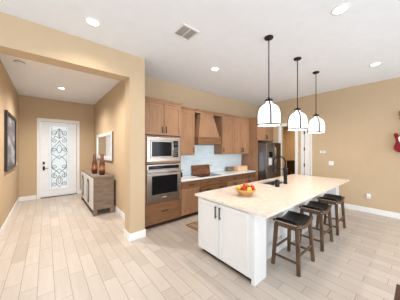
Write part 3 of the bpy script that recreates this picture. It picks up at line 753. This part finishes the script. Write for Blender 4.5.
# ------------------------------------------------------------------ ceiling fittings
def make_can():
    t = thing('ceiling_light', (0, 0, H), '', 'ceiling light')
    P().lathe([(0.070, 0), (0.096, 0), (0.094, -0.006), (0.074, -0.008), (0.070, 0)], n=32).build('trim_ring', 'white', t, smooth=True)
    P().lathe([(0, -0.004), (0.069, -0.004), (0.069, -0.0005), (0, -0.0005)], n=32).build('lens', 'lens', t)
    return t
can = make_can()
cans = [(0.48, 2.81, 'round recessed ceiling light just in front of the hall header'), (2.75, 2.79, 'round recessed ceiling light between the vent and the nearest pendant, before the wall cabinets'),
        (2.75, 0.62, 'round recessed ceiling light nearest to the top edge right of the pendants'), (5.06, 0.57, 'round recessed ceiling light closest to the tan right wall'),
        (0.33, 6.42, 'round recessed ceiling light in the entry hall')]
hall_fill = (0.38, 4.45)  # unseen extra can light, added to brighten the hall
for i, (x, y, l) in enumerate(cans):
    o = can if i == 0 else copy_tree(can)
    o.location = (x, y, H); tag(o, l, 'ceiling light', 'recessed ceiling lights')
o = copy_tree(can); o.location = (*hall_fill, H); tag(o, 'added unseen recessed light behind the header beam, brightening the hall', 'ceiling light', 'recessed ceiling lights')
for x, y in [c[:2] for c in cans]+[hall_fill]+[(5.06, 2.7), (0.48, 0.0), (8.0, 3.2)]:  # trailing positions have no fixture, extra spots added to brighten the rooms
    d = bpy.data.lights.new('downlight_and_fill', 'SPOT'); d.energy = (270 if x < 1 else 50) if y > 4 else (260 if x > 7 else (105 if y > 2.5 and x > 1 else 50)); d.spot_size = 2.6; d.spot_blend = 0.9; d.color = (1, 0.74, 0.46) if x > 7 else ((1, 0.96, 0.91) if y > 4 else (1, 0.90, 0.79)); d.shadow_soft_size = 0.06
    q = bpy.data.objects.new('downlight_and_fill', d); COL.objects.link(q); q.location = (x, y, H-0.02)
t = thing('ceiling_vent', (1.565, 2.195, H), 'square white ceiling vent with grey louvres', 'vent')
p = P()
for a in ((-0.15, -0.15, 0.15, -0.12), (-0.15, 0.12, 0.15, 0.15), (-0.15, -0.12, -0.12, 0.12), (0.12, -0.12, 0.15, 0.12)): p.box(a[0], a[1], -0.012, a[2], a[3], -0.0005)
p.build('frame', 'white', t, 0.003)
P().box(-0.12, -0.12, -0.003, 0.12, 0.12, -0.0008).build('backing', 'slotgrey', t)
for k in range(7):
    y = -0.105+k*0.035
    P().hexa([(-0.12, y-0.010, -0.012), (0.12, y-0.010, -0.012), (0.12, y-0.008, -0.012), (-0.12, y-0.008, -0.012)], [(-0.12, y+0.006, -0.004), (0.12, y+0.006, -0.004), (0.12, y+0.008, -0.004), (-0.12, y+0.008, -0.004)]).build('louvre', 'white', t)
P().box(-0.006, -0.12, -0.0125, 0.006, 0.12, -0.006).build('divider', 'white', t)
t = thing('smoke_detector', (-0.40, 5.03, H), 'round white smoke detector on the hall ceiling', 'smoke detector')
P().lathe([(0, -0.0005), (0.07, -0.0005), (0.07, -0.02), (0.055, -0.04), (0.02, -0.045), (0, -0.045)]).build('housing', 'white', t, smooth=True)
P().lathe([(0.071, -0.001), (0.078, -0.001), (0.078, -0.01), (0.071, -0.012), (0.071, -0.001)]).build('mounting_ring', 'consw', t)

# ------------------------------------------------------------------ hall furniture
CX0, CX1, CY0, CY1, CZ = 0.88, 1.36, 5.10, 7.06, 0.97
t = thing('console_cabinet', (0, 0, 0), 'low taupe wood sideboard with white doors against the hall wall', 'sideboard')
P().box(CX0, CY0, CZ-0.035, CX1, CY1, CZ).build('top', 'consw', t, 0.003)
p = P(); p.box(CX0+0.015, CY0+0.015, 0.14, CX1-0.005, CY1-0.015, CZ-0.035); p.build('body', 'consw', t, 0.003)
for x in (CX0+0.045, CX1-0.05):
    for y in (CY0+0.045, CY1-0.045): P().box(x-0.043, y-0.04, 0, x+0.043, y+0.04, 0.14).build('leg', 'consw', t, 0.003)
P().box(CX0+0.006, CY0, 0.14, CX0+0.06, CY0+0.015, CZ-0.035).build('corner_stile', 'consw', t)
W = (CY1-CY0-0.09)/2
for k in range(2):
    a = CY0+0.045+k*W; d = P().box(CX0-0.008, a+0.004, 0.15, CX0+0.014, a+W-0.004, CZ-0.045).build('door', 'wcab', t, 0.003, label='white door')
    yc = a+W/2+0.13
    stad = lambda R_: [(yc+R_*math.cos(q), (0.70 if math.sin(q) > 0 else 0.36)+R_*math.sin(q)) for q in [2*PI*(i+0.5)/28 for i in range(28)]]
    P().prism(stad(0.15), lambda a_, b_: (CX0-0.018, a_, b_), lambda a_, b_: (CX0-0.008, a_, b_)).build('oval_ring', 'black', d, label='dark elongated oval ring')
    P().prism(stad(0.09), lambda a_, b_: (CX0-0.0185, a_, b_), lambda a_, b_: (CX0-0.018, a_, b_)).build('oval_centre', 'oval', d, label='grey blue oval centre')
VP = [(0, 0), (0.055, 0), (0.068, 0.015), (0.078, 0.10), (0.080, 0.17), (0.070, 0.27), (0.048, 0.40), (0.040, 0.50), (0.043, 0.56), (0.034, 0.56), (0.032, 0.50), (0, 0.48)]
for x, y, s, l in ((1.03, 5.78, 0.96, 'left amber and brown bottle-shaped vase on the hall sideboard'), (1.13, 5.36, 0.98, 'right dark brown bottle-shaped vase nearer the sideboard end')):
    o = P().lathe([(a*s, b*s) for a, b in VP]).build('vase', 'vase', smooth=True); o.location = (x, y, CZ+0.001); tag(o, l, 'vase', 'vases on the hall sideboard')
t = thing('wall_mirror', (XHR-0.001, 6.4, 1.73), 'rectangular mirror with wide silver white frame above the sideboard', 'mirror')
p = P(); a, b, w = 1.0, 0.41, 0.10
for q in ((-a, -b, a, -b+w), (-a, b-w, a, b), (-a, -b+w, -a+w, b-w), (a-w, -b+w, a, b-w)): p.box(-0.045, q[0], q[1], 0, q[2], q[3])
p.build('frame', 'silver', t, 0.008)
P().box(-0.02, -a+w, -b+w, -0.005, a-w, b-w).build('glass', 'mirror', t)
P().box(-0.04, -a-0.006, -b, 0, -a, b).build('edge', 'consw', t)
t = thing('wall_picture', (XHL+0.001, 6.25, 1.82), 'dark-framed grey abstract picture on the left hall wall', 'picture')
p = P(); a, b, w = 0.76, 0.64, 0.07
for q in ((-a, -b, a, -b+w), (-a, b-w, a, b), (-a, -b+w, -a+w, b-w), (a-w, -b+w, a, b-w)): p.box(0, q[0], q[1], 0.045, q[2], q[3])
p.build('frame', 'bronze', t, 0.004)
P().box(0.002, -a+w, -b+w, 0.02, a-w, b-w).build('canvas', 'canvas', t)
t = thing('light_switch', (XHL+0.001, 7.55, 1.22), 'white switch plate between the picture and the entry door', 'light switch')
P().box(0, -0.06, -0.06, 0.006, 0.06, 0.06).build('plate', 'white', t, 0.002)
for s in (-0.025, 0.025): P().box(0.006, s-0.015, -0.03, 0.010, s+0.015, 0.03).build('rocker', 'pick', t, 0.001)

# ------------------------------------------------------------------ things on the right wall
t = thing('thermostat', (XR-0.001, 1.88, 1.56), 'small white horizontal thermostat on the tan wall, above the switch plate', 'thermostat')
P().box(-0.024, -0.07, -0.036, 0, 0.07, 0.036).build('housing', 'pick', t, 0.006)
P().box(-0.026, -0.045, -0.012, -0.024, 0.02, 0.022).build('screen', mat('lcd_grey', (0.45, 0.5, 0.47), 0.3), t)
t = thing('light_switch', (XR-0.001, 1.665, 1.235), 'white double switch plate on the tan wall below the thermostat', 'light switch')
P().box(-0.006, -0.062, -0.062, 0, 0.062, 0.062).build('plate', 'pick', t, 0.002)
for s in (-0.028, 0.028): P().box(-0.010, s-0.016, -0.032, -0.006, s+0.016, 0.032).build('rocker', 'pick', t, 0.001)
t = thing('wall_outlet', (XR-0.001, 0.85, 0.43), 'white wall outlet low on the tan wall with a round device plugged in', 'outlet')
P().box(-0.006, -0.04, -0.062, 0, 0.04, 0.062).build('plate', 'pick', t, 0.002)
P().cyl((-0.006, 0.01, 0.0), (-0.045, 0.01, 0.0), 0.042, 0.036, 24).build('plug_device', 'silver', t, 0.004)
# guitar hung on the wall, front towards -X; a = towards the right in the photo (-Y), b = up
t = thing('electric_guitar', (XR-0.085, 0.235, 1.80), 'red electric guitar with white pickguard hanging on the tan wall', 'guitar')
def gx(x): return lambda a, b: (x, -a, b)
half = [(0, -0.235), (0.07, -0.23), (0.13, -0.20), (0.165, -0.14), (0.165, -0.08), (0.135, -0.02), (0.115, 0.03), (0.12, 0.08), (0.145, 0.13), (0.15, 0.18), (0.125, 0.205), (0.09, 0.19), (0.055, 0.14), (0.03, 0.12)]
left = [(-a, b+(0.03 if b > 0.12 and a > 0.08 else 0)) for a, b in half[::-1]][:-1]
P().prism(half+left, gx(-0.022), gx(0.022)).build('body', 'red', t, 0.008)
pg = [(-0.03, 0.115), (0.03, 0.115), (0.085, 0.15), (0.10, 0.10), (0.085, 0.02), (0.12, -0.06), (0.11, -0.14), (0.06, -0.12), (-0.02, -0.10), (-0.05, -0.02), (-0.075, 0.04), (-0.085, 0.12), (-0.06, 0.15)]
P().prism(pg, gx(-0.026), gx(-0.0225)).build('pickguard', 'pick', t, label='white pickguard')
for z in (0.05, 0.0, -0.055): P().box(-0.032, -0.04, z-0.009, -0.026, 0.04, z+0.009).build('pickup', 'black', t, 0.002)
P().box(-0.034, -0.04, -0.125, -0.0265, 0.04, -0.095).build('bridge', 'steel', t, 0.002)
for a, b in ((0.085, -0.07), (0.10, -0.10), (0.095, -0.13)): P().cyl((-0.026, -a, b), (-0.04, -a, b), 0.009).build('knob', 'pick', t)
nk = P().prism([(-0.028, 0.06), (0.028, 0.06), (0.021, 0.58), (-0.021, 0.58)], gx(-0.034), gx(-0.0265)).build('neck', 'maple', t, 0.002)
hs = P().prism([(-0.021, 0.58), (0.021, 0.58), (0.03, 0.62), (0.034, 0.74), (0.0, 0.77), (-0.035, 0.74), (-0.05, 0.66), (-0.035, 0.61)], gx(-0.032), gx(-0.018)).build('headstock', 'maple', t, 0.002)
for k in range(6): P().cyl((-0.025, 0.035, 0.62+k*0.02), (-0.025, 0.062, 0.62+k*0.02), 0.006, n=8).build('tuning_peg', 'steel', hs)
for k in range(6): P().cyl((-0.037, -0.015+0.006*k, -0.11), (-0.037, -0.012+0.005*k, 0.60), 0.0008, n=4).build('string', 'steel', t)
t.rotation_euler = (math.radians(-3), 0, 0)
t = thing('guitar_hanger', (XR-0.001, 0.25, 2.37), 'dark wall hanger holding the neck of the red guitar', 'hanger')
P().box(-0.02, -0.03, -0.04, 0, 0.03, 0.04).build('mount', 'dwood', t, 0.003)
P().tube([(-0.13, -0.055, 0.0), (-0.075, -0.055, -0.005), (-0.045, -0.03, 0), (-0.02, 0, 0), (-0.045, 0.03, 0), (-0.075, 0.055, -0.005), (-0.13, 0.055, 0.0)], 0.006).build('yoke', 'black', t, smooth=True)

# ------------------------------------------------------------------ the rest
o = P().box(2.31, 2.72, 0.001, 3.75, 3.27, 0.009).build('kitchen_mat', 'rug', bev=0.003)
tag(o, 'brown patterned floor mat between the island and the base cabinets', 'mat')
t = thing('dining_table', (0, 0, 0), 'dark brown wooden table, only its corner showing at the bottom right', 'table')
P().box(0.95, -1.6, 0.715, 1.80, 0.10, 0.75).build('tabletop', 'dwood', t, 0.004)
P().box(1.0, -1.55, 0.63, 1.75, 0.05, 0.715).build('apron', 'dwood', t)
for x in (1.02, 1.73):
    for y in (-1.53, 0.03): P().box(x-0.04, y-0.04, 0, x+0.04, y+0.04, 0.63).build('leg', 'dwood', t, 0.003)
# dark chest seen through the doorway
t = thing('dark_cabinet', (0, 0, 0), 'low dark wooden cabinet seen through the doorway beyond the fridge', 'cabinet')
P().box(8.0, 2.9, 0.08, 8.5, 3.70, 1.12).build('body', 'dwood', t, 0.004)
P().box(7.97, 2.87, 1.12, 8.53, 3.73, 1.15).build('top', 'dwood', t, 0.003)
for a in (2.92, 3.305): 
    d = P().box(7.985, a, 0.12, 8.0, a+0.375, 1.09).build('door', 'dwood', t, 0.003)
    P().cyl((7.985, a+0.19, 0.65), (7.96, a+0.19, 0.65), 0.012).build('knob', 'nail', d)
for x in (8.03, 8.47):
    for y in (2.93, 3.67): P().box(x-0.025, y-0.025, 0, x+0.025, y+0.025, 0.08).build('leg', 'dwood', t)
